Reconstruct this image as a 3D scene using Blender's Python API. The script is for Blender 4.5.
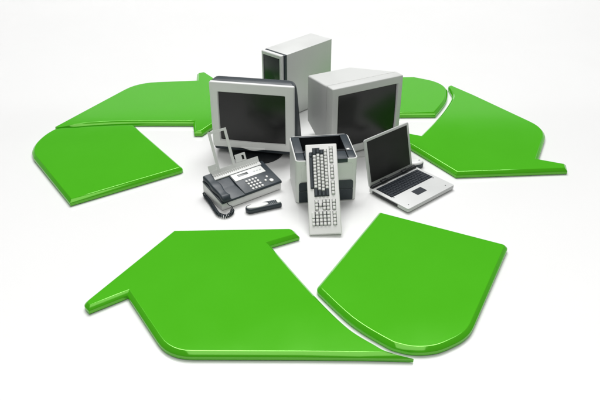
import bpy, bmesh, math, random
from mathutils import Vector, Matrix
random.seed(4)
for o in list(bpy.data.objects): bpy.data.objects.remove(o)
S = bpy.context.scene
COL = S.collection
R = math.radians

# ------------------------------------------------------------------ camera
cd = bpy.data.cameras.new('camera'); cam = bpy.data.objects.new('camera', cd); COL.objects.link(cam)
cam.location = (0.0, -3.529, 1.921)
cam.rotation_euler = (R(90 - 31.635), 0, R(-0.484))
cd.sensor_width = 36; cd.lens = 39.93; cd.clip_end = 500
S.camera = cam
# ------------------------------------------------------------------ studio light
w = bpy.data.worlds.new('World'); S.world = w; w.use_nodes = True
bg = w.node_tree.nodes['Background']; bg.inputs[0].default_value = (1, 1, 1, 1); bg.inputs[1].default_value = 0.10

def area(name, loc, target, sx, sy, power, col=(1, 1, 1)):
    l = bpy.data.lights.new(name, 'AREA'); l.shape = 'RECTANGLE'; l.size = sx; l.size_y = sy
    l.energy = power; l.color = col
    o = bpy.data.objects.new(name, l); COL.objects.link(o); o.location = loc
    o.rotation_euler = (Vector(target) - Vector(loc)).to_track_quat('-Z', 'Y').to_euler()
    return o
area('front_softbox', (0.0, -4.0, 5.0), (0.0, -2.6, 0), 5.0, 4.6, 140, (1, 0.995, 0.985))
area('ceiling_softbox', (0.0, 10.3, 20.0), (0.0, 8.2, 0), 17.0, 12.6, 6450)
S.view_settings.view_transform = 'Standard'; S.view_settings.look = 'None'
S.view_settings.gamma = 1; S.view_settings.exposure = 0.0; S.view_settings.use_curve_mapping = False
S.render.engine = 'CYCLES'

# ------------------------------------------------------------------ materials
def mat(name, col, rough=0.4, spec=0.5, ior=1.5, grain=0.0, tint=None, gscale=900, var=0.04, rvar=0.08, coat=0.0, vscale=9):
    m = bpy.data.materials.new(name); m.use_nodes = True
    nt = m.node_tree; b = nt.nodes['Principled BSDF']
    b.inputs['IOR'].default_value = ior; b.inputs['Specular IOR Level'].default_value = spec
    b.inputs['Coat Weight'].default_value = coat
    if tint: b.inputs['Specular Tint'].default_value = (*tint, 1)
    tc = nt.nodes.new('ShaderNodeTexCoord')
    n = nt.nodes.new('ShaderNodeTexNoise'); n.inputs['Scale'].default_value = vscale; n.inputs['Detail'].default_value = 4
    nt.links.new(tc.outputs['Object'], n.inputs['Vector'])
    r = nt.nodes.new('ShaderNodeMapRange')
    r.inputs['From Min'].default_value = 0.3; r.inputs['From Max'].default_value = 0.7
    r.inputs['To Min'].default_value = 1 - var; r.inputs['To Max'].default_value = 1 + var
    nt.links.new(n.outputs['Fac'], r.inputs['Value'])
    mx = nt.nodes.new('ShaderNodeVectorMath'); mx.operation = 'SCALE'
    mx.inputs[0].default_value = col[:3]
    nt.links.new(r.outputs[0], mx.inputs['Scale']); nt.links.new(mx.outputs[0], b.inputs['Base Color'])
    r2 = nt.nodes.new('ShaderNodeMapRange')
    r2.inputs['From Min'].default_value = 0.3; r2.inputs['From Max'].default_value = 0.7
    r2.inputs['To Min'].default_value = max(0.02, rough - rvar); r2.inputs['To Max'].default_value = rough + rvar
    nt.links.new(n.outputs['Fac'], r2.inputs['Value']); nt.links.new(r2.outputs[0], b.inputs['Roughness'])
    if grain:
        g = nt.nodes.new('ShaderNodeTexNoise'); g.inputs['Scale'].default_value = gscale; g.inputs['Detail'].default_value = 2
        nt.links.new(tc.outputs['Object'], g.inputs['Vector'])
        bp = nt.nodes.new('ShaderNodeBump'); bp.inputs['Strength'].default_value = grain; bp.inputs['Distance'].default_value = 0.001
        nt.links.new(g.outputs['Fac'], bp.inputs['Height']); nt.links.new(bp.outputs[0], b.inputs['Normal'])
    return m
M = dict(
    floor=mat('white_studio_floor', (0.84, 0.84, 0.835), 0.11, 0.5, ior=1.6, var=0.006, rvar=0.02, vscale=1.5),
    green=mat('glossy_green_plastic', (0.066, 0.445, 0.008), 0.09, 0.5, ior=2.15, tint=(0.55, 1.0, 0.30), var=0.015, rvar=0.02, vscale=3),
    light=mat('light_grey_plastic', (0.78, 0.79, 0.77), 0.42, 0.4, grain=0.12, var=0.015),
    silver=mat('silver_painted_plastic', (0.60, 0.61, 0.60), 0.33, 0.5, grain=0.08, var=0.015),
    beige=mat('warm_grey_plastic', (0.60, 0.61, 0.595), 0.48, 0.4, grain=0.12, var=0.015),
    case=mat('painted_steel', (0.66, 0.67, 0.655), 0.42, 0.4, grain=0.08, var=0.012),
    dark=mat('slate_dark_plastic', (0.030, 0.041, 0.050), 0.42, 0.4, grain=0.15, var=0.05),
    black=mat('black_plastic', (0.010, 0.012, 0.014), 0.45, 0.4, grain=0.1),
    navy=mat('dark_key_plastic', (0.009, 0.014, 0.021), 0.5, 0.3, grain=0.1),
    panel=mat('smoked_front_panel', (0.022, 0.032, 0.028), 0.22, 0.5),
    glass=mat('dark_screen_glass', (0.010, 0.010, 0.010), 0.22, 0.42, ior=1.5, rvar=0.02),
    lcd=mat('matt_display', (0.010, 0.010, 0.010), 0.4, 0.3),
    lcdgrey=mat('grey_display', (0.10, 0.11, 0.11), 0.25, 0.5),
    key=mat('white_key_plastic', (0.80, 0.80, 0.78), 0.4, 0.4),
    metal=mat('satin_metal', (0.5, 0.52, 0.53), 0.3, 0.6),
    slot=mat('slot_plastic', (0.03, 0.034, 0.038), 0.6, 0.3),
)

# ------------------------------------------------------------------ helpers
def obj(name, bm, m, parent=None, sharp=35, smooth=True, kind=None):
    me = bpy.data.meshes.new(name)
    bmesh.ops.recalc_face_normals(bm, faces=bm.faces[:])
    bm.to_mesh(me); bm.free()
    me.materials.append(M[m] if isinstance(m, str) else m)
    if smooth:
        me.polygons.foreach_set('use_smooth', [True] * len(me.polygons))
        me.set_sharp_from_angle(angle=R(sharp))
    o = bpy.data.objects.new(name, me); COL.objects.link(o)
    if parent: o.parent = parent
    if kind: o['kind'] = kind
    return o
def tag(o, label, cat, group=None):
    o['label'] = label; o['category'] = cat
    if group: o['group'] = group
    return o
def thing(name, label, cat, loc=(0, 0, 0), rotz=0, group=None):
    o = bpy.data.objects.new(name, None); COL.objects.link(o); o.empty_display_size = 0.05
    o.location = loc; o.rotation_euler = (0, 0, rotz)
    return tag(o, label, cat, group)
def box(x0, x1, y0, y1, z0, z1, r=0.0, seg=2, bm=None):
    b = bmesh.new()
    vs = [b.verts.new((x, y, z)) for x in (x0, x1) for y in (y0, y1) for z in (z0, z1)]
    for f in ((0, 1, 3, 2), (4, 6, 7, 5), (0, 4, 5, 1), (2, 3, 7, 6), (0, 2, 6, 4), (1, 5, 7, 3)):
        b.faces.new([vs[i] for i in f])
    if r > 0:
        bmesh.ops.bevel(b, geom=b.edges[:], offset=r, segments=seg, profile=0.5, affect='EDGES', clamp_overlap=True)
    if bm is None: return b
    me = bpy.data.meshes.new('t'); b.to_mesh(me); b.free(); bm.from_mesh(me); bpy.data.meshes.remove(me)
    return bm
def rrect(x0, x1, y0, y1, r, n=5):
    """rounded rectangle outline, CCW; r a number or 4 radii from lower-left"""
    rs = r if isinstance(r, (list, tuple)) else [r] * 4
    P = []
    for (cx, cy, a0, q) in ((x0, y0, 180, 0), (x1, y0, 270, 1), (x1, y1, 0, 2), (x0, y1, 90, 3)):
        rr = max(rs[q], 1e-5); ox = cx + (rr if cx == x0 else -rr); oy = cy + (rr if cy == y0 else -rr)
        for i in range(n):
            a = R(a0 + 90 * i / (n - 1)); P.append((ox + rr * math.cos(a), oy + rr * math.sin(a)))
    return P
def loft(rings, cap0=True, cap1=True, bm=None):
    bm = bm or bmesh.new(); V = [[bm.verts.new(p) for p in r] for r in rings]; n = len(rings[0])
    for a, b in zip(V, V[1:]):
        for i in range(n):
            j = (i + 1) % n; bm.faces.new((a[i], a[j], b[j], b[i]))
    if cap0: bm.faces.new(V[0][::-1])
    if cap1: bm.faces.new(V[-1])
    return bm
def prism(P, z0, z1, r=0.0, seg=3, bm=None):
    """vertical prism from a 2D outline with a rounded upper rim"""
    rings = [[(x, y, z0) for x, y in P], [(x, y, z1 - r) for x, y in P]]
    if r > 0:
        for k in range(1, seg + 1):
            a = R(90 * k / seg); Q = inset(P, r * (1 - math.cos(a)))
            rings.append([(x, y, z1 - r + r * math.sin(a)) for x, y in Q])
    return loft(rings, bm=bm)
def inset(P, d, wt=None):
    n = len(P); A = sum(P[i][0] * P[(i + 1) % n][1] - P[(i + 1) % n][0] * P[i][1] for i in range(n))
    s = 1 if A > 0 else -1; out = []
    for i in range(n):
        p0, p, p1 = Vector(P[i - 1]), Vector(P[i]), Vector(P[(i + 1) % n])
        e0 = (p - p0).normalized(); e1 = (p1 - p).normalized()
        n0 = Vector((-e0.y, e0.x)) * s; n1 = Vector((-e1.y, e1.x)) * s
        m = n0 + n1
        m = m / max(m.length_squared, 0.5) * 2
        k = d * (wt[i] if wt else 1); out.append((p.x + m.x * k, p.y + m.y * k))
    return out
def fillet(P, radii, n=6, curve=None):
    """round the corners of an outline: radii {index: radius}; vertices curve[0]..curve[1] are joined by a spline"""
    if curve:
        i0, i1 = curve; C = cr([(x, y, 0) for x, y in P[i0:i1 + 1]], 6); Q = list(P[:i0]); rad = {k: v for k, v in radii.items() if k < i0}
        corner = {k: (Vector(P[k]), v) for k, v in radii.items()}
        for j, c in enumerate(C):
            c = Vector((c.x, c.y)); k = i0 + j // 6
            if j % 6 == 0:
                if k in radii: rad[len(Q)] = radii[k]
                Q.append((c.x, c.y))
            elif all((c - p).length > d * 1.15 for p, d in corner.values()): Q.append((c.x, c.y))
        for k in range(i1 + 1, len(P)):
            if k in radii: rad[len(Q)] = radii[k]
            Q.append(P[k])
        P, radii = Q, rad
    out = []
    for i, p in enumerate(P):
        if i not in radii: out.append(p); continue
        p0, q, p1 = Vector(P[i - 1]), Vector(p), Vector(P[(i + 1) % len(P)])
        a = (p0 - q).normalized(); b = (p1 - q).normalized(); d = radii[i]
        A, B = q + a * d, q + b * d
        for k in range(n + 1):
            t = k / n; v = A * (1 - t) ** 2 + q * 2 * t * (1 - t) + B * t * t; out.append((v.x, v.y))
    return out
def tube(path, rad, n=8, bm=None, caps=True):
    bm = bm or bmesh.new(); rings = []; up = Vector((0, 0, 1)); prev = None
    P = [Vector(p) for p in path]
    for i, p in enumerate(P):
        t = (P[min(i + 1, len(P) - 1)] - P[max(i - 1, 0)]).normalized()
        if prev is None:
            u = t.cross(up) if abs(t.z) < 0.95 else t.cross(Vector((1, 0, 0)))
        else: u = prev - t * prev.dot(t)
        u.normalize(); prev = u; v = t.cross(u)
        rr = rad(i / (len(P) - 1)) if callable(rad) else rad
        rings.append([tuple(p + (u * math.cos(2 * math.pi * k / n) + v * math.sin(2 * math.pi * k / n)) * rr) for k in range(n)])
    return loft(rings, caps, caps, bm)
def cr(P, per=8):
    """Catmull-Rom through 3D points"""
    P = [Vector(p) for p in P]; out = []
    for i in range(len(P) - 1):
        a, b, c, d = P[max(i - 1, 0)], P[i], P[i + 1], P[min(i + 2, len(P) - 1)]
        for k in range(per):
            t = k / per
            out.append(0.5 * ((2 * b) + (c - a) * t + (2 * a - 5 * b + 4 * c - d) * t * t + (3 * b - a - 3 * c + d) * t ** 3))
    out.append(P[-1]); return out

# ------------------------------------------------------------------ floor
fb = bmesh.new()        # one seamless white sheet; unseen rear sweep added so the far floor reflects brighter
prof = [(-30, 0), (-8, 0), (8, 0)] + [(8 + 2.5 * math.sin(R(a)), 2.5 - 2.5 * math.cos(R(a))) for a in range(6, 91, 6)] + [(10.5, 4.6)]
V = [[fb.verts.new((x, y, z)) for x in (-30, 30)] for y, z in prof]
for a_, b_ in zip(V, V[1:]): fb.faces.new((a_[0], a_[1], b_[1], b_[0]))
fo = obj('floor', fb, 'floor'); fo['kind'] = 'structure'; fo['label'] = 'white glossy studio floor'

# ------------------------------------------------------------------ green recycling arrows (flat bevelled slabs)
TH = 0.038; BV = 0.018
def slab(name, P, fil, label, cat, group, tail=None, curve=None, wedge=None):
    P = fillet(P, fil, curve=curve)
    wt = None
    if wedge:       # the tail thins out into a long wedge
        W0 = Vector(wedge[0]); ax = Vector(wedge[1]) - W0; WL = ax.length; A = Vector(wedge[1])
        wt = [min(1.0, (Vector(p) - W0).length / WL) for p in P]
    elif tail:
        wt = [min(1.0, max(0.10, math.hypot(x - tail[0], y - tail[1]) / 0.20)) for x, y in P]
    def rim(f):
        Q = inset(P, BV * f, [k ** 2 for k in wt] if wedge else wt)
        if wedge: Q = [tuple(Vector(q).lerp(A, min(f, 1) * (1 - k))) for q, k in zip(Q, wt)]
        return Q
    z0 = 0.0015
    rings = [[(x, y, z0) for x, y in inset(P, 0.004, wt)], [(x, y, z0 + 0.004) for x, y in P], [(x, y, TH - BV * 1.0) for x, y in P]]
    for fi, fz in ((0.03, 0.10), (0.10, 0.20), (0.85, 0.92), (0.93, 0.975), (1.0, 1.0)):
        Q = rim(fi)
        rings.append([(x, y, TH - BV * 1.0 * (1 - fz)) for x, y in Q])
    rings.append([(x, y, TH) for x, y in rim(1.12)])
    cx = sum(p[0] for p in P) / len(P); cy = sum(p[1] for p in P) / len(P)
    rings = [[(x - cx, y - cy, z) for x, y, z in r] for r in rings]
    o = obj(name, loft(rings), 'green', sharp=28); o.location = (cx, cy, 0); o['kind'] = 'thing'
    return tag(o, label, cat, group)
G1 = 'green arrow slabs of the recycling sign'; G2 = 'green bent slabs of the recycling sign'
slab('green_arrow', [(-0.616, -0.745), (-0.923, -1.304), (-0.886, -1.347), (-0.742, -1.245), (-0.506, -1.619), (0.016, -1.626), (0.251, -1.631), (0.462, -1.638), (0.408, -1.622), (0.364, -1.601), (0.317, -1.561), (0.223, -1.470), (0.126, -1.326), (0.02, -1.139), (-0.124, -0.871), (0.021, -0.799), (-0.012, -0.732)],
     {1: 0.026, 4: 0.10, 16: 0.026}, 'large glossy green arrow nearest the viewer, its head pointing away to the left', 'arrow', G1, (0.462, -1.638), (7, 14), ((0.462, -1.638), (0.335, -1.612)))
slab('green_arrow', [(0.932, -0.182), (1.593, -0.14), (1.61, -0.067), (1.464, -0.003), (1.654, 0.405), (1.31, 0.978), (1.171, 1.157), (1.146, 1.133), (1.149, 1.065), (1.148, 0.989), (1.119, 0.897), (1.043, 0.731), (0.949, 0.559), (0.806, 0.323), (0.66, 0.392), (0.628, 0.33)],
     {4: 0.14, 15: 0.026}, 'glossy green arrow behind the open laptop, its head pointing towards the viewer', 'arrow', G1, (1.155, 1.15), (7, 13))
slab('green_arrow', [(-0.327, 0.899), (-0.706, 1.471), (-0.765, 1.438), (-0.75, 1.286), (-1.198, 1.243), (-1.462, 0.718), (-1.575, 0.455), (-1.541, 0.45), (-1.453, 0.488), (-1.328, 0.515), (-1.1, 0.536), (-0.68, 0.533), (-0.654, 0.38), (-0.602, 0.379)],
     {1: 0.026, 4: 0.16}, 'glossy green arrow pointing right behind the monitor with the dark back', 'arrow', G1, (-1.575, 0.455), (6, 11))
slab('green_band', [(0.441, -0.581), (1.041, -0.889), (0.708, -1.517), (0.594, -1.582), (0.531, -1.601), (0.471, -1.603), (0.414, -1.588), (0.358, -1.554), (0.227, -1.423), (0.089, -1.211)][::-1],
     {7: 0.07, 8: 0.03, 0: 0.026}, 'green slab with rounded outer corner in front of the laptop, right of the nearest arrow', 'band', G2, None, (0, 7))
slab('green_band', [(-0.651, -0.101), (-1.215, -0.472), (-1.584, 0.049), (-1.619, 0.128), (-1.633, 0.216), (-1.624, 0.305), (-1.599, 0.388), (-1.558, 0.443), (-1.444, 0.457), (-1.319, 0.479), (-1.066, 0.497)],
     {0: 0.03}, 'green slab at far left, rounded at its outer corner, beside the fax machine', 'band', G2, None, (2, 10))
slab('green_band', [(0.42, 0.652), (0.33, 1.326), (0.921, 1.346), (1.034, 1.279), (1.082, 1.234), (1.114, 1.183), (1.13, 1.126), (1.128, 1.061), (1.08, 0.882), (0.966, 0.656)][::-1],
     {}, 'green slab mostly hidden behind the light grey monitor, its curved end showing', 'band', G2, None, (0, 7))

# ------------------------------------------------------------------ cathode-ray monitors
def xz_ring(y, x0, x1, z0, z1, r, k=0.0, n=5):
    zm = (z0 + z1) / 2      # k > 0: narrower towards the top
    return [(a * (1 + k * (zm - b)), y, b) for a, b in rrect(x0, x1, z0, z1, r, n)]
def crt(label, loc, rz, W, z0, z1, db, mg, light, house, rings, lip=False, buttons=False):
    t = thing('monitor', label, 'monitor', loc, rz, 'monitors')
    l, r_, b, tp = mg; h = W / 2
    sx0, sx1, sz0, sz1 = -h + l, h - r_, z0 + b, z1 - tp
    bm = loft([xz_ring(db, -h, h, z0, z1, 0.008), xz_ring(0.005, -h, h, z0, z1, 0.008), xz_ring(0.0015, -h + 0.002, h - 0.002, z0 + 0.002, z1 - 0.002, 0.009), xz_ring(0, -h + 0.006, h - 0.006, z0 + 0.006, z1 - 0.006, 0.007),
               xz_ring(0.0, sx0 - 0.006, sx1 + 0.006, sz0 - 0.006, sz1 + 0.006, 0.006), xz_ring(0.003, sx0 - 0.003, sx1 + 0.003, sz0 - 0.003, sz1 + 0.003, 0.005),
               xz_ring(0.017, sx0, sx1, sz0, sz1, 0.004)], cap0=True, cap1=False)
    bz = obj('bezel', bm, light, t)
    # gently bulging glass
    g = bmesh.new(); N = 14; V = []
    for i in range(N + 1):
        row = []
        for j in range(N + 1):
            u = i / N * 2 - 1; v = j / N * 2 - 1
            y = 0.0155 - 0.011 * (1 - 0.5 * u * u - 0.5 * v * v)
            row.append(g.verts.new((sx0 + (sx1 - sx0) * i / N, y, sz0 + (sz1 - sz0) * j / N)))
        V.append(row)
    for i in range(N):
        for j in range(N): g.faces.new((V[i][j], V[i + 1][j], V[i + 1][j + 1], V[i][j + 1]))
    obj('screen', g, 'glass', t)
    hb = loft([xz_ring(*q) for q in rings])
    ho = obj('housing', hb, house, t, sharp=30)
    # vent slots on the upper back of the housing
    if lip:
        P = [(-0.075 + 0.15 * i / 16, z0 + 0.006 - 0.013 * math.sin(math.pi * i / 16) ** 2) for i in range(17)]
        lb = loft([[(x, y, z) for y, z in ((-0.006, zz), (0.006, zz), (0.006, z0 + 0.012), (-0.002, z0 + 0.012), (-0.006, z0 + 0.008))] for x, zz in P for x in (x,)])
        obj('lip', lb, light, bz)
    if buttons:
        for k in range(4):
            q = obj('button', box(0.05 + k * 0.022, 0.064 + k * 0.022, -0.003, 0.002, z0 + 0.012, z0 + 0.018, 0.001), 'slot', bz)
    # tilt-and-swivel foot
    n = 28; C = lambda rx, ry, z, cy: [(rx * math.cos(2 * math.pi * k / n), cy + ry * math.sin(2 * math.pi * k / n), z) for k in range(n)]
    cy = 0.085 if house == 'dark' else 0.13
    obj('foot', loft([C(0.165, 0.165, 0.001, cy), C(0.165, 0.165, 0.008, cy), C(0.157, 0.157, 0.014, cy), C(0.11, 0.11, 0.022, cy), C(0.10, 0.065, 0.031, cy + 0.05), C(0.09, 0.05, z0 + 0.035, cy + 0.06)]), 'black' if house == 'dark' else house, t)
    return t
crt('grey monitor with slate-dark back and light bezel, standing behind the fax machine', (-0.2525, 0.079, 0), R(-10.9), 0.505, 0.062, 0.48, 0.022, (0.050, 0.056, 0.046, 0.062), 'light', 'dark',
    [(0.0215, -0.247, 0.247, 0.036, 0.474, 0.012), (0.030, -0.252, 0.252, 0.032, 0.480, 0.015), (0.08, -0.256, 0.256, 0.030, 0.487, 0.035, 0.12), (0.16, -0.254, 0.254, 0.032, 0.456, 0.05, 0.35),
     (0.40, -0.15, 0.15, 0.12, 0.355, 0.05), (0.415, -0.135, 0.135, 0.135, 0.335, 0.04)], lip=True)
crt('all light grey monitor with boxy tapered back behind the printer', (0.4345, 0.132, 0), R(27.8), 0.49, 0.032, 0.47, 0.066, (0.042, 0.036, 0.047, 0.05), 'beige', 'beige',
    [(0.0655, -0.236, 0.236, 0.036, 0.466, 0.008), (0.072, -0.236, 0.236, 0.036, 0.466, 0.008), (0.073, -0.243, 0.243, 0.034, 0.468, 0.010), (0.10, -0.240, 0.240, 0.034, 0.462, 0.010), (0.425, -0.172, 0.145, 0.085, 0.398, 0.010), (0.43, -0.168, 0.141, 0.089, 0.392, 0.008)], buttons=True)

# ------------------------------------------------------------------ computer tower
t = thing('computer_tower', 'tall light grey computer tower with dark front panel behind the monitors', 'computer', (-0.072, 0.632, 0), R(-43.5))
TW, TD, TT = 0.196, 0.480, 0.453     # local: x from -TW to 0, front at y=0
obj('case', box(-TW, 0, 0.033, TD, 0.008, TT, 0.003), 'case', t)
obj('seam_band', box(-TW + 0.002, -0.0015, 0.012, 0.034, 0.012, TT - 0.0015, 0.003), 'dark', t)
fx0, fx1, fz0, fz1 = -TW + 0.001, -0.012, 0.012, TT - 0.001
bm = loft([xz_ring(0.014, fx0, fx1, fz0, fz1, 0.006), xz_ring(-0.008, fx0, fx1, fz0, fz1, 0.006), xz_ring(-0.012, fx0 + 0.004, fx1 - 0.004, fz0 + 0.004, fz1 - 0.004, 0.004),
           xz_ring(-0.012, fx0 + 0.014, fx1 - 0.014, fz0 + 0.016, fz1 - 0.022, 0.003), xz_ring(-0.006, fx0 + 0.015, fx1 - 0.015, fz0 + 0.017, fz1 - 0.023, 0.003)], cap0=True, cap1=False)
fr = obj('front_frame', bm, 'light', t)
obj('front_panel', box(fx0 + 0.013, fx1 - 0.013, -0.0075, 0.0, fz0 + 0.015, fz1 - 0.021, 0.001), 'panel', t)
for x in (-TW + 0.03, -0.03):
    for y in (0.07, TD - 0.05):
        obj('foot', prism([(x + 0.014 * math.cos(k * math.pi / 8), y + 0.014 * math.sin(k * math.pi / 8)) for k in range(16)], 0.0005, 0.0085), 'black', t)

# ------------------------------------------------------------------ laser printer
PR = R(7)
t = thing('laser_printer', 'grey laser printer with slate-dark top tray and paper drawer, keyboard leaning on it', 'printer', (0.0042, -0.4518, 0), PR)
PW, PD, PH = 0.332, 0.298, 0.262
bodyP = rrect(-0.001, PW, 0, PD, (0.022, 0.022, 0.03, 0.03), 6)
# open-topped shell so the output tray can sink into it
rings = [[(x, y, 0.002) for x, y in inset(bodyP, 0.004)], [(x, y, 0.006) for x, y in bodyP], [(x, y, PH - 0.003) for x, y in bodyP],
         [(x, y, PH) for x, y in inset(bodyP, 0.003)], [(x, y, PH) for x, y in inset(bodyP, 0.006)], [(x, y, PH - 0.11) for x, y in inset(bodyP, 0.0065)]]
obj('body', loft(rings, cap0=True, cap1=True), 'light', t)
# dark deck with the sunk tray (frame of four bars round the pit)
zt = PH + 0.001; zb = PH - 0.010
dk = bmesh.new(); px0, px1, py0, py1 = 0.052, 0.284, 0.150, 0.276
box(0.0065, px0, 0.092, PD - 0.0075, zb, zt, 0.003, 2, dk); box(px1, PW - 0.0075, 0.092, PD - 0.0075, zb, zt, 0.003, 2, dk)
box(px0 + 0.0005, px1 - 0.0005, py1, PD - 0.0075, zb, zt - 0.0005, 0.003, 2, dk)
obj('deck', dk, 'dark', t)
# sloping tray floor inside the pit
tb = bmesh.new()
loft([[(px0, 0.094, zt - 0.002), (px1, 0.094, zt - 0.002), (px1, py1, zt - 0.002), (px0, py1, zt - 0.002)],
      [(px0 + 0.002, 0.125, zt - 0.008), (px1 - 0.002, 0.125, zt - 0.008), (px1 - 0.004, py1 - 0.001, zt - 0.085), (px0 + 0.004, py1 - 0.001, zt - 0.085)]], cap0=False, bm=tb)
obj('output_tray', tb, 'black', t, smooth=False)
# front cover strips
for x0, x1 in ((0.0065, 0.050), (0.053, 0.164), (0.1665, 0.280), (0.2835, PW - 0.0075)):
    obj('cover_strip', box(x0, x1, 0.0085, 0.0895, zb, zt - 0.0005, 0.003), 'dark', t)
obj('front_lip', box(0.052, 0.278, -0.0022, 0.010, PH - 0.024, zt + 0.0008, 0.003), 'dark', t)
obj('button', box(0.290, 0.306, 0.094, 0.110, zt - 0.001, zt + 0.0035, 0.002), 'key', t)
# front panels
obj('front_panel', box(0.030, 0.304, -0.0035, 0.004, 0.138, PH - 0.028, 0.004), 'light', t)
dr = rrect(0.014, 0.316, 0.008, 0.132, (0.004, 0.004, 0.016, 0.016), 6)
for zs, (a, b) in enumerate(((0.008, 0.0765), (0.0790, 0.132))):
    Pz = rrect(0.016, 0.312, a, b, (0.004, 0.004, 0.004, 0.004) if zs == 0 else (0.003, 0.003, 0.016, 0.016), 6)
    bm = loft([[(x, 0.006, z) for x, z in Pz], [(x, -0.003, z) for x, z in Pz], [(x, -0.005, z) for x, z in inset(Pz, 0.002)]])
    obj('paper_drawer' if zs == 0 else 'drawer_flap', bm, 'dark', t)
obj('base_skirt', box(0.012, PW - 0.012, 0.010, PD - 0.01, 0.0005, 0.004), 'black', t)

# ------------------------------------------------------------------ keyboard leaning on the printer
th = R(39.6)
Rk = Matrix.Rotation(R(2.5), 4, 'Z') @ Matrix(((0, 1, 0, 0), (-math.cos(th), 0, -math.sin(th), 0), (-math.sin(th), 0, math.cos(th), 0), (0, 0, 0, 1)))
kb = thing('keyboard', 'white keyboard with dark shift keys and space bar standing on end against the printer', 'keyboard')
KL, KW = 0.492, 0.163
kb.matrix_world = Matrix.Translation((0.1525, -0.752, 0.0008)) @ Rk
# body: wedge profile across its depth
prof = [(-KW / 2, 0.0), (KW / 2, 0.0), (KW / 2, 0.024), (KW / 2 - 0.004, 0.028), (0.045, 0.026), (-0.066, 0.0175), (-KW / 2 + 0.003, 0.0165), (-KW / 2, 0.0135)]
bm = loft([[(x, y * (1 - e * 0.012), z * (1 - e * 0.10)) for y, z in prof] for x, e in ((-KL, 1), (-KL + 0.002, 0.2), (-KL + 0.004, 0), (-0.004, 0), (-0.002, 0.2), (0, 1))])
obj('casing', bm, 'key', kb, sharp=25)
def ktop(y):
    if y > 0.045: return 0.026 + (y - 0.045) * 0.06
    if y < -0.066: return 0.0165
    return 0.0175 + (y + 0.066) / 0.111 * 0.0085
slope = math.atan(0.0085 / 0.111)
kmesh = {}
def keycap(xa, xb, yc, ya=None, dark=False, hw=0.0088):
    """a tapered key from xa to xb (metres along the board), centred on row yc"""
    w = round(xb - xa - 0.0018, 4); d = hw * 2 - 0.0016
    k = (w, round(d, 4), dark)
    if k not in kmesh:
        b = loft([[(x, y, z) for x, y in rrect(-w / 2 + i, w / 2 - i, -d / 2 + i, d / 2 - i, 0.002 , 2)] for z, i in ((-0.001, 0), (0.0025, 0.0002), (0.0075, 0.0022), (0.0082, 0.0032))], cap0=False)
        me = bpy.data.meshes.new('key'); bmesh.ops.recalc_face_normals(b, faces=b.faces[:]); b.to_mesh(me); b.free()
        me.materials.append(M['dark' if dark else 'key']); kmesh[k] = me
    o = bpy.data.objects.new('key', kmesh[k]); COL.objects.link(o); o.parent = kb
    o.location = ((xa + xb) / 2, yc, ktop(yc)); o.rotation_euler = (slope, 0, 0)
ROW = [-0.0575, -0.0382, -0.0188, 0.0006, 0.0200]     # space row .. number row
FN = 0.0500; U = 0.0186; X0 = -KL + 0.022
wells = bmesh.new()
def well(xa, xb, ya, yb):
    n0, n1 = ktop(ya) + 0.0006, ktop(yb) + 0.0006
    a = [wells.verts.new(p) for p in ((xa, ya, n0), (xb, ya, n0), (xb, yb, n1), (xa, yb, n1))]; wells.faces.new(a)
def rowk(y, x, widths, dark=()):
    for i, k in enumerate(widths):
        if k > 0: keycap(x, x + k * U, y, dark=i in dark)
        x += abs(k) * U
    return x
rowk(ROW[0], X0 + U * 1.2, (1.6, 1.2 + 8.2), (0, 1))
rowk(ROW[1], X0, (2.1,) + (1,) * 10 + (2.4,), (0, 11))
rowk(ROW[2], X0 + 0.0, (1.75,) + (1,) * 11 + (1.75,), (0, 12))
rowk(ROW[3], X0 + 0.010, (1.5,) + (1,) * 11 + (1.5,), (0, 12))
rowk(ROW[4], X0 + 0.008, (1,) * 12 + (2.1,), (12,))
rowk(FN, X0 - 0.006, (1, 1, 1, 1, 1, -0.7, 1, 1, 1, 1, -0.7, 1, 1, 1, 1))
XN = X0 + 14.95 * U + 0.010
rowk(ROW[1], XN, (1, 1, 1)); rowk(ROW[2], XN + U, (1,)); rowk(ROW[3], XN, (1, 1, 1)); rowk(ROW[4], XN, (1, 1, 1)); rowk(FN, XN, (1, 1, 1))
XP = XN + 3 * U + 0.008
rowk(ROW[0], XP, (2, 1, 1)); 
for y in ROW[1:]: rowk(y, XP, (1, 1, 1, 1))
rowk(FN, XP, (1, 1, 1, 1))
hw = 0.0097
for y, xa, xb in ((ROW[0], X0 + U * 1.2, X0 + U * 12.2), (ROW[1], X0, X0 + 14.5 * U), (ROW[2], X0, X0 + 14.5 * U), (ROW[3], X0 + 0.01, X0 + 14 * U + 0.01), (ROW[4], X0 + 0.008, X0 + 14.1 * U + 0.008),
                  (ROW[1], XN, XN + 3 * U), (ROW[2], XN + U, XN + 2 * U), (ROW[3], XN, XN + 3 * U), (ROW[4], XN, XN + 3 * U), (FN, XN, XN + 3 * U), (FN, XP, XP + 4 * U),
                  (FN, X0 - 0.006, X0 + 5 * U - 0.006), (FN, X0 + 5.7 * U - 0.006, X0 + 9.7 * U - 0.006), (FN, X0 + 10.4 * U - 0.006, X0 + 14.4 * U - 0.006)) + tuple((y, XP, XP + 4 * U) for y in ROW):
    well(xa - 0.0006, xb + 0.0006, y - hw, y + hw)
obj('key_well', wells, 'slot', kb, smooth=False)

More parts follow.
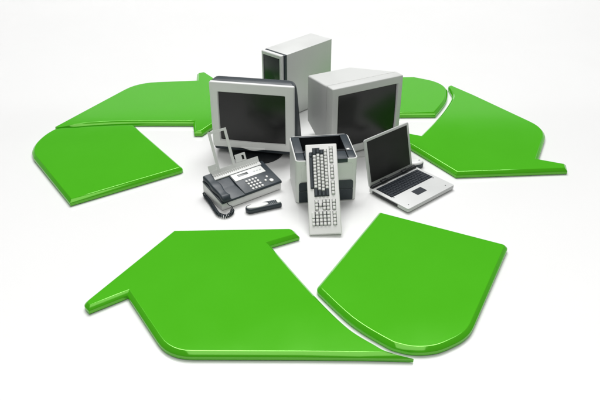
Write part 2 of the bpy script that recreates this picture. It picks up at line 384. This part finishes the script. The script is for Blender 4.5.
# ------------------------------------------------------------------ laptop
LA = R(40.5)
t = thing('laptop', 'open silver laptop with black screen and dark keys, beside the printer', 'laptop', (0.599, -0.560, 0), LA)
LW, LD, LH = 0.392, 0.290, 0.031
P = rrect(0, LW, 0, LD, (0.012, 0.012, 0.010, 0.010), 5)
rings = [[(x, y, 0.006) for x, y in inset(P, 0.006)], [(x, y, 0.010) for x, y in P], [(x, y, LH - 0.004) for x, y in P], [(x, y, LH - 0.001) for x, y in inset(P, 0.0015)], [(x, y, LH) for x, y in inset(P, 0.005)]]
base = obj('base', loft(rings), 'silver', t, sharp=40)
for x in (0.03, LW - 0.03):
    for y in (0.03, LD - 0.03): obj('foot', box(x - 0.012, x + 0.012, y - 0.012, y + 0.012, 0.0005, 0.0065, 0.001), 'black', t)
obj('keyboard_bed', box(0.022, LW - 0.022, 0.138, 0.256, LH - 0.001, LH + 0.0006), 'black', t, smooth=False)
ks = bmesh.new()
for r in range(6):
    y0 = 0.1395 + r * 0.0193; x = 0.0235; ws = [[1.3, 1, 1.2, 5.2, 1.2, 1, 1, 1, 1, 1.1], [2.1] + [1] * 10 + [2.9], [1.8] + [1] * 11 + [2.2], [1.5] + [1] * 12 + [1.5], [1] * 13 + [2.0], [1] * 15][r]
    u = (LW - 0.047) / 15.0
    for k in ws:
        box(x + 0.0008, min(x + k * u, LW - 0.0235) - 0.0008, y0 + 0.0008, y0 + 0.0185, LH + 0.0002, LH + 0.0032, 0.0012, 1, ks); x += k * u
obj('keys', ks, 'navy', t, smooth=False, kind='stuff')
obj('touchpad', box(0.150, 0.228, 0.062, 0.112, LH - 0.001, LH + 0.0008, 0.0004, 1), 'navy', t)
obj('speaker_strip', box(0.20, LW - 0.03, 0.2605, 0.2665, LH - 0.001, LH + 0.0012, 0.0005, 1), 'metal', t)
for x, y in ((0.035, 0.030), (LW - 0.045, 0.030), (0.030, 0.130), (LW - 0.03, 0.130)):
    obj('rubber_stop', box(x - 0.0035, x + 0.0035, y - 0.0025, y + 0.0025, LH - 0.001, LH + 0.0012, 0.0006, 1), 'slot', t)
obj('drive_slot', box(-0.0015, 0.004, 0.075, 0.262, 0.0105, 0.0265, 0.001), 'black', t)
obj('side_cap', box(-0.0012, 0.004, 0.018, 0.070, 0.0125, 0.0245, 0.001), 'silver', t)
obj('hinge_bar', box(0.008, LW - 0.008, 0.270, 0.296, LH - 0.006, LH + 0.014, 0.006, 3), 'black', t)
for x0, x1 in ((0.085, 0.135), (LW - 0.135, LW - 0.085)):
    obj('hinge', box(x0, x1, 0.266, 0.290, LH + 0.002, LH + 0.020, 0.005, 3), 'black', t)
# lid (tilted back)
lid = obj('lid', None or loft([[(x, y, z) for x, z in rrect(i, LW - 0.030 - i, i, 0.274 - i, (0.006, 0.006, 0.012, 0.012), 5)] for y, i in ((0.010, 0.003), (0.0085, 0.0006), (0.0015, 0.0), (0.0, 0.0015))]), 'silver', t, sharp=40)
lid.location = (0.0, 0.285, LH + 0.008); lid.rotation_euler = (R(-13), 0, 0)
obj('screen', box(0.018, LW - 0.048, -0.0012, 0.003, 0.022, 0.260, 0.0006, 1), 'lcd', lid)
# ------------------------------------------------------------------ mouse behind the laptop
t = thing('computer_mouse', 'small mouse with pale top and dark sides behind the laptop lid', 'mouse', (0.712, -0.042, 0), R(15))
def egg(s, z): return [(0.056 * s * math.cos(a) * (1.0 if math.cos(a) > 0 else 0.97), 0.034 * s * math.sin(a), z) for a in [2 * math.pi * k / 28 for k in range(28)]]
obj('shell_base', loft([egg(0.94, 0.001), egg(1.0, 0.006), egg(1.0, 0.026), egg(0.985, 0.031)]), 'dark', t)
obj('shell_top', loft([egg(0.975, 0.0305), egg(0.96, 0.036), egg(0.88, 0.040), egg(0.70, 0.043), egg(0.4, 0.0445)]), 'light', t, sharp=60)
obj('scroll_wheel', box(0.02, 0.036, -0.004, 0.004, 0.034, 0.0452, 0.003, 2), 'slot', t)

# ------------------------------------------------------------------ fax machine
FA = R(36)
t = thing('fax_machine', 'slate and grey fax machine with handset and open paper rest', 'fax machine', (-0.3896, -0.5243, 0), FA)
FW, FD = 0.385, 0.205
def yzprism(x0, x1, prof, r=0.0, seg=2):
    b = loft([[(x, y, z) for y, z in prof] for x in (x0, x1)])
    if r: bmesh.ops.bevel(b, geom=b.edges[:], offset=r, segments=seg, profile=0.5, affect='EDGES', clamp_overlap=True)
    return b
obj('body', yzprism(0, FW, [(0.0, 0.004), (FD, 0.004), (FD, 0.088), (0.0, 0.046)], 0.005), 'light', t)
obj('plinth', yzprism(0.008, FW - 0.008, [(0.008, 0.0005), (FD - 0.008, 0.0005), (FD - 0.008, 0.006), (0.008, 0.006)]), 'slot', t)
zf = lambda y: 0.060 + (y + 0.004) / (FD + 0.004) * 0.044       # deck height
# dark deck: right control area and the lower ramp beside the handset
obj('control_deck', yzprism(0.146, FW + 0.003, [(-0.005, 0.045), (FD - 0.01, 0.086), (FD - 0.01, zf(FD - 0.01)), (-0.003, zf(-0.003) - 0.001)], 0.004), 'dark', t)
obj('paper_ramp', yzprism(0.060, 0.1475, [(-0.005, 0.045), (FD - 0.01, 0.086), (FD - 0.01, zf(FD - 0.01) - 0.002), (0.10, zf(0.1) - 0.012), (-0.003, zf(-0.003) - 0.004)], 0.002), 'dark', t)
obj('cradle', yzprism(-0.002, 0.0605, [(-0.005, 0.045), (FD - 0.004, 0.086), (FD - 0.004, zf(FD) - 0.006), (-0.003, zf(-0.003) - 0.006)], 0.003), 'dark', t)
nz = math.atan(0.044 / (FD + 0.004))
def deckbox(x0, x1, y0, y1, dz0, dz1, r=0.001):
    b = box(x0, x1, y0, y1, 0, dz1 - dz0, r, 2)
    for v in b.verts: v.co.z += zf(v.co.y) + dz0
    return b
ds = obj('display_strip', deckbox(0.152, 0.352, 0.104, 0.160, -0.002, 0.0022), 'light', t)
obj('display', deckbox(0.186, 0.252, 0.128, 0.145, 0.0, 0.003, 0.0005), 'lcdgrey', ds)
for i in range(3): obj('button', deckbox(0.285 + i * 0.02, 0.296 + i * 0.02, 0.128, 0.135, 0.0, 0.0040, 0.001), 'metal', ds)
def dkey(x, y, r, h=0.005):
    n = 12; zz = zf(y)
    return loft([[(x + r * s * math.cos(2 * math.pi * k / n), y + r * s * math.sin(2 * math.pi * k / n), zf(y + r * s * math.sin(2 * math.pi * k / n)) + z) for k in range(n)] for z, s in ((-0.002, 1), (h - 0.0015, 1), (h, 0.7))])
for i in range(4):
    for j in range(4):
        obj('key', dkey(0.206 + j * 0.0205, 0.078 - i * 0.0225, 0.0068), 'key', t)
obj('start_button', dkey(0.336, 0.024, 0.0115, 0.006), 'key', t)
obj('stop_button', dkey(0.306, 0.038, 0.0065), 'key', t); obj('menu_button', dkey(0.330, 0.062, 0.0065), 'key', t)
# handset lying in the cradle
hs = []
for i in range(17):
    s = i / 16; y = -0.010 + s * (FD + 0.012); z = zf(y) + 0.004
    e = min(1, (1 - abs(2 * s - 1)) / 0.10 + 0.45); hgt = (0.025 + 0.003 * math.cos(4 * math.pi * s)) * e
    hw_ = (0.0255 + 0.003 * math.cos(4 * math.pi * s)) * (0.75 + 0.25 * min(1, (1 - abs(2 * s - 1)) / 0.12))
    hs.append([(0.028 + a, y, z - 0.004 + b) for a, b in rrect(-hw_, hw_, 0, hgt, (0.002, 0.002, 0.009 * e, 0.009 * e), 4)])
obj('handset', loft(hs), 'dark', t, sharp=60)
# hopper and wire paper rest, leaning back
def lean(x, s, y0=0.186, z0=0.096, dy=0.43): return (x, y0 + s * math.sin(dy), z0 + s * math.cos(dy))
def leanplate(x0, x1, s0, s1, th_=0.004, holes=None, bm=None, dy=0.43):
    n = Vector((0, -math.cos(dy), math.sin(dy)))
    a = [Vector(lean(x, s, dy=dy)) for x, s in ((x0, s0), (x1, s0), (x1, s1), (x0, s1))]
    return loft([[tuple(p) for p in a], [tuple(p + n * th_) for p in a]], bm=bm)
hp = obj('hopper', leanplate(0.048, 0.362, 0.0, 0.042), 'light', t)
obj('ledge', yzprism(0.046, 0.364, [(0.166, zf(0.166) - 0.004), (0.190, zf(0.19) - 0.004), (0.190, zf(0.19) + 0.006), (0.166, zf(0.166) + 0.002)], 0.001), 'light', t)
for k in range(22):
    x = 0.060 + k * 0.0135
    obj('rib', yzprism(x - 0.0018, x + 0.0018, [(0.176, zf(0.176) + 0.001), (0.188, zf(0.188) + 0.001), (0.188, zf(0.188) + 0.016), (0.184, zf(0.184) + 0.014)]), 'key', hp, smooth=False)
obj('tab', leanplate(0.046, 0.094, 0.043, 0.074), 'light', hp)
tb = bmesh.new()
leanplate(0.222, 0.262, 0.043, 0.088, bm=tb); leanplate(0.2622, 0.288, 0.076, 0.088, bm=tb); leanplate(0.2622, 0.288, 0.043, 0.050, bm=tb); leanplate(0.2782, 0.288, 0.0502, 0.0758, bm=tb)
obj('tab', tb, 'light', hp)
fb2 = bmesh.new(); bw = 0.0155
leanplate(0.096, 0.096 + bw, 0.03, 0.252, bm=fb2, dy=0.40); leanplate(0.196, 0.196 + bw, 0.03, 0.252, bm=fb2, dy=0.40); leanplate(0.1092, 0.1958, 0.238, 0.252, bm=fb2, dy=0.40)
obj('paper_rest', fb2, 'light', t)

# coiled handset cord
cp = cr([(-0.503, -0.368, 0.018), (-0.491, -0.399, 0.016), (-0.467, -0.441, 0.013), (-0.443, -0.493, 0.0125), (-0.425, -0.533, 0.0125), (-0.403, -0.572, 0.0125), (-0.368, -0.588, 0.0125), (-0.340, -0.566, 0.0125), (-0.334, -0.531, 0.015)], 40)
hel = []; prev = None; ang = 0; tot = len(cp)
for i, p in enumerate(cp):
    tn = (cp[min(i + 1, tot - 1)] - cp[max(i - 1, 0)]).normalized()
    u = tn.cross(Vector((0, 0, 1))).normalized(); v_ = u.cross(tn)
    if i: ang += (cp[i] - cp[i - 1]).length / 0.0115 * 2 * math.pi
    hel.append((p, u, v_, ang))
pts = []
for (p, u, v_, a), (p2, u2, v2, a2) in zip(hel, hel[1:]):
    for k in range(4):
        s = k / 4; aa = a + (a2 - a) * s; pts.append(p.lerp(p2, s) + (u * math.cos(aa) + v_ * math.sin(aa)) * 0.0082)
cord = obj('coiled_cord', tube(pts, 0.0032, 6), 'dark', t, sharp=80)
cord.matrix_parent_inverse = (Matrix.Translation(t.location) @ Matrix.Rotation(FA, 4, 'Z')).inverted()
lead = obj('cord_lead', tube(cr([(-0.334, -0.531, 0.016), (-0.338, -0.522, 0.030), (-0.352, -0.530, 0.044), (-0.365, -0.520, 0.056)], 8), 0.0022, 6), 'slot', t)
lead.matrix_parent_inverse = cord.matrix_parent_inverse.copy()

# ------------------------------------------------------------------ cordless handset lying on the floor
t = thing('cordless_phone', 'slate cordless phone handset with pale oval face lying before the fax machine', 'phone', (-0.1735, -0.503, 0), R(21))
def pill(L0, L1, wv, z, n=10):
    P = []
    for k in range(n + 1):
        a = R(90 + 180 * k / n); P.append((L0 + wv * 1.1 * math.cos(a) * 0.9, wv * math.sin(a), z))
    P += [(L1 - 0.004, -wv * 0.93, z), (L1, -wv * 0.80, z), (L1, wv * 0.80, z), (L1 - 0.004, wv * 0.93, z)]
    return P
obj('body', loft([pill(-0.07, 0.098, 0.022, 0.001), pill(-0.07, 0.100, 0.027, 0.007), pill(-0.07, 0.100, 0.0275, 0.021), pill(-0.07, 0.099, 0.026, 0.027), pill(-0.069, 0.097, 0.023, 0.030)]), 'dark', t, sharp=50)
n = 24
obj('face_cover', loft([[(-0.030 + (0.062 * s) * math.cos(2 * math.pi * k / n), 0.021 * s * math.sin(2 * math.pi * k / n), z) for k in range(n)] for z, s in ((0.029, 1), (0.0325, 0.98), (0.0345, 0.88), (0.0355, 0.6))]), 'light', t, sharp=60)
obj('earpiece', loft([[(x, y, z) for x, y in rrect(0.078 + i, 0.100 - i, -0.016 + i, 0.019 - i, 0.006, 4)] for z, i in ((0.026, 0), (0.033, 0), (0.035, 0.002))]), 'light', t)
for i in range(4):
    for j in range(3):
        obj('key', box(0.038 + i * 0.0098, 0.0418 + i * 0.0098, -0.0150 + j * 0.0125, -0.0105 + j * 0.0125, 0.029, 0.0328, 0.0012, 1), 'metal', t)
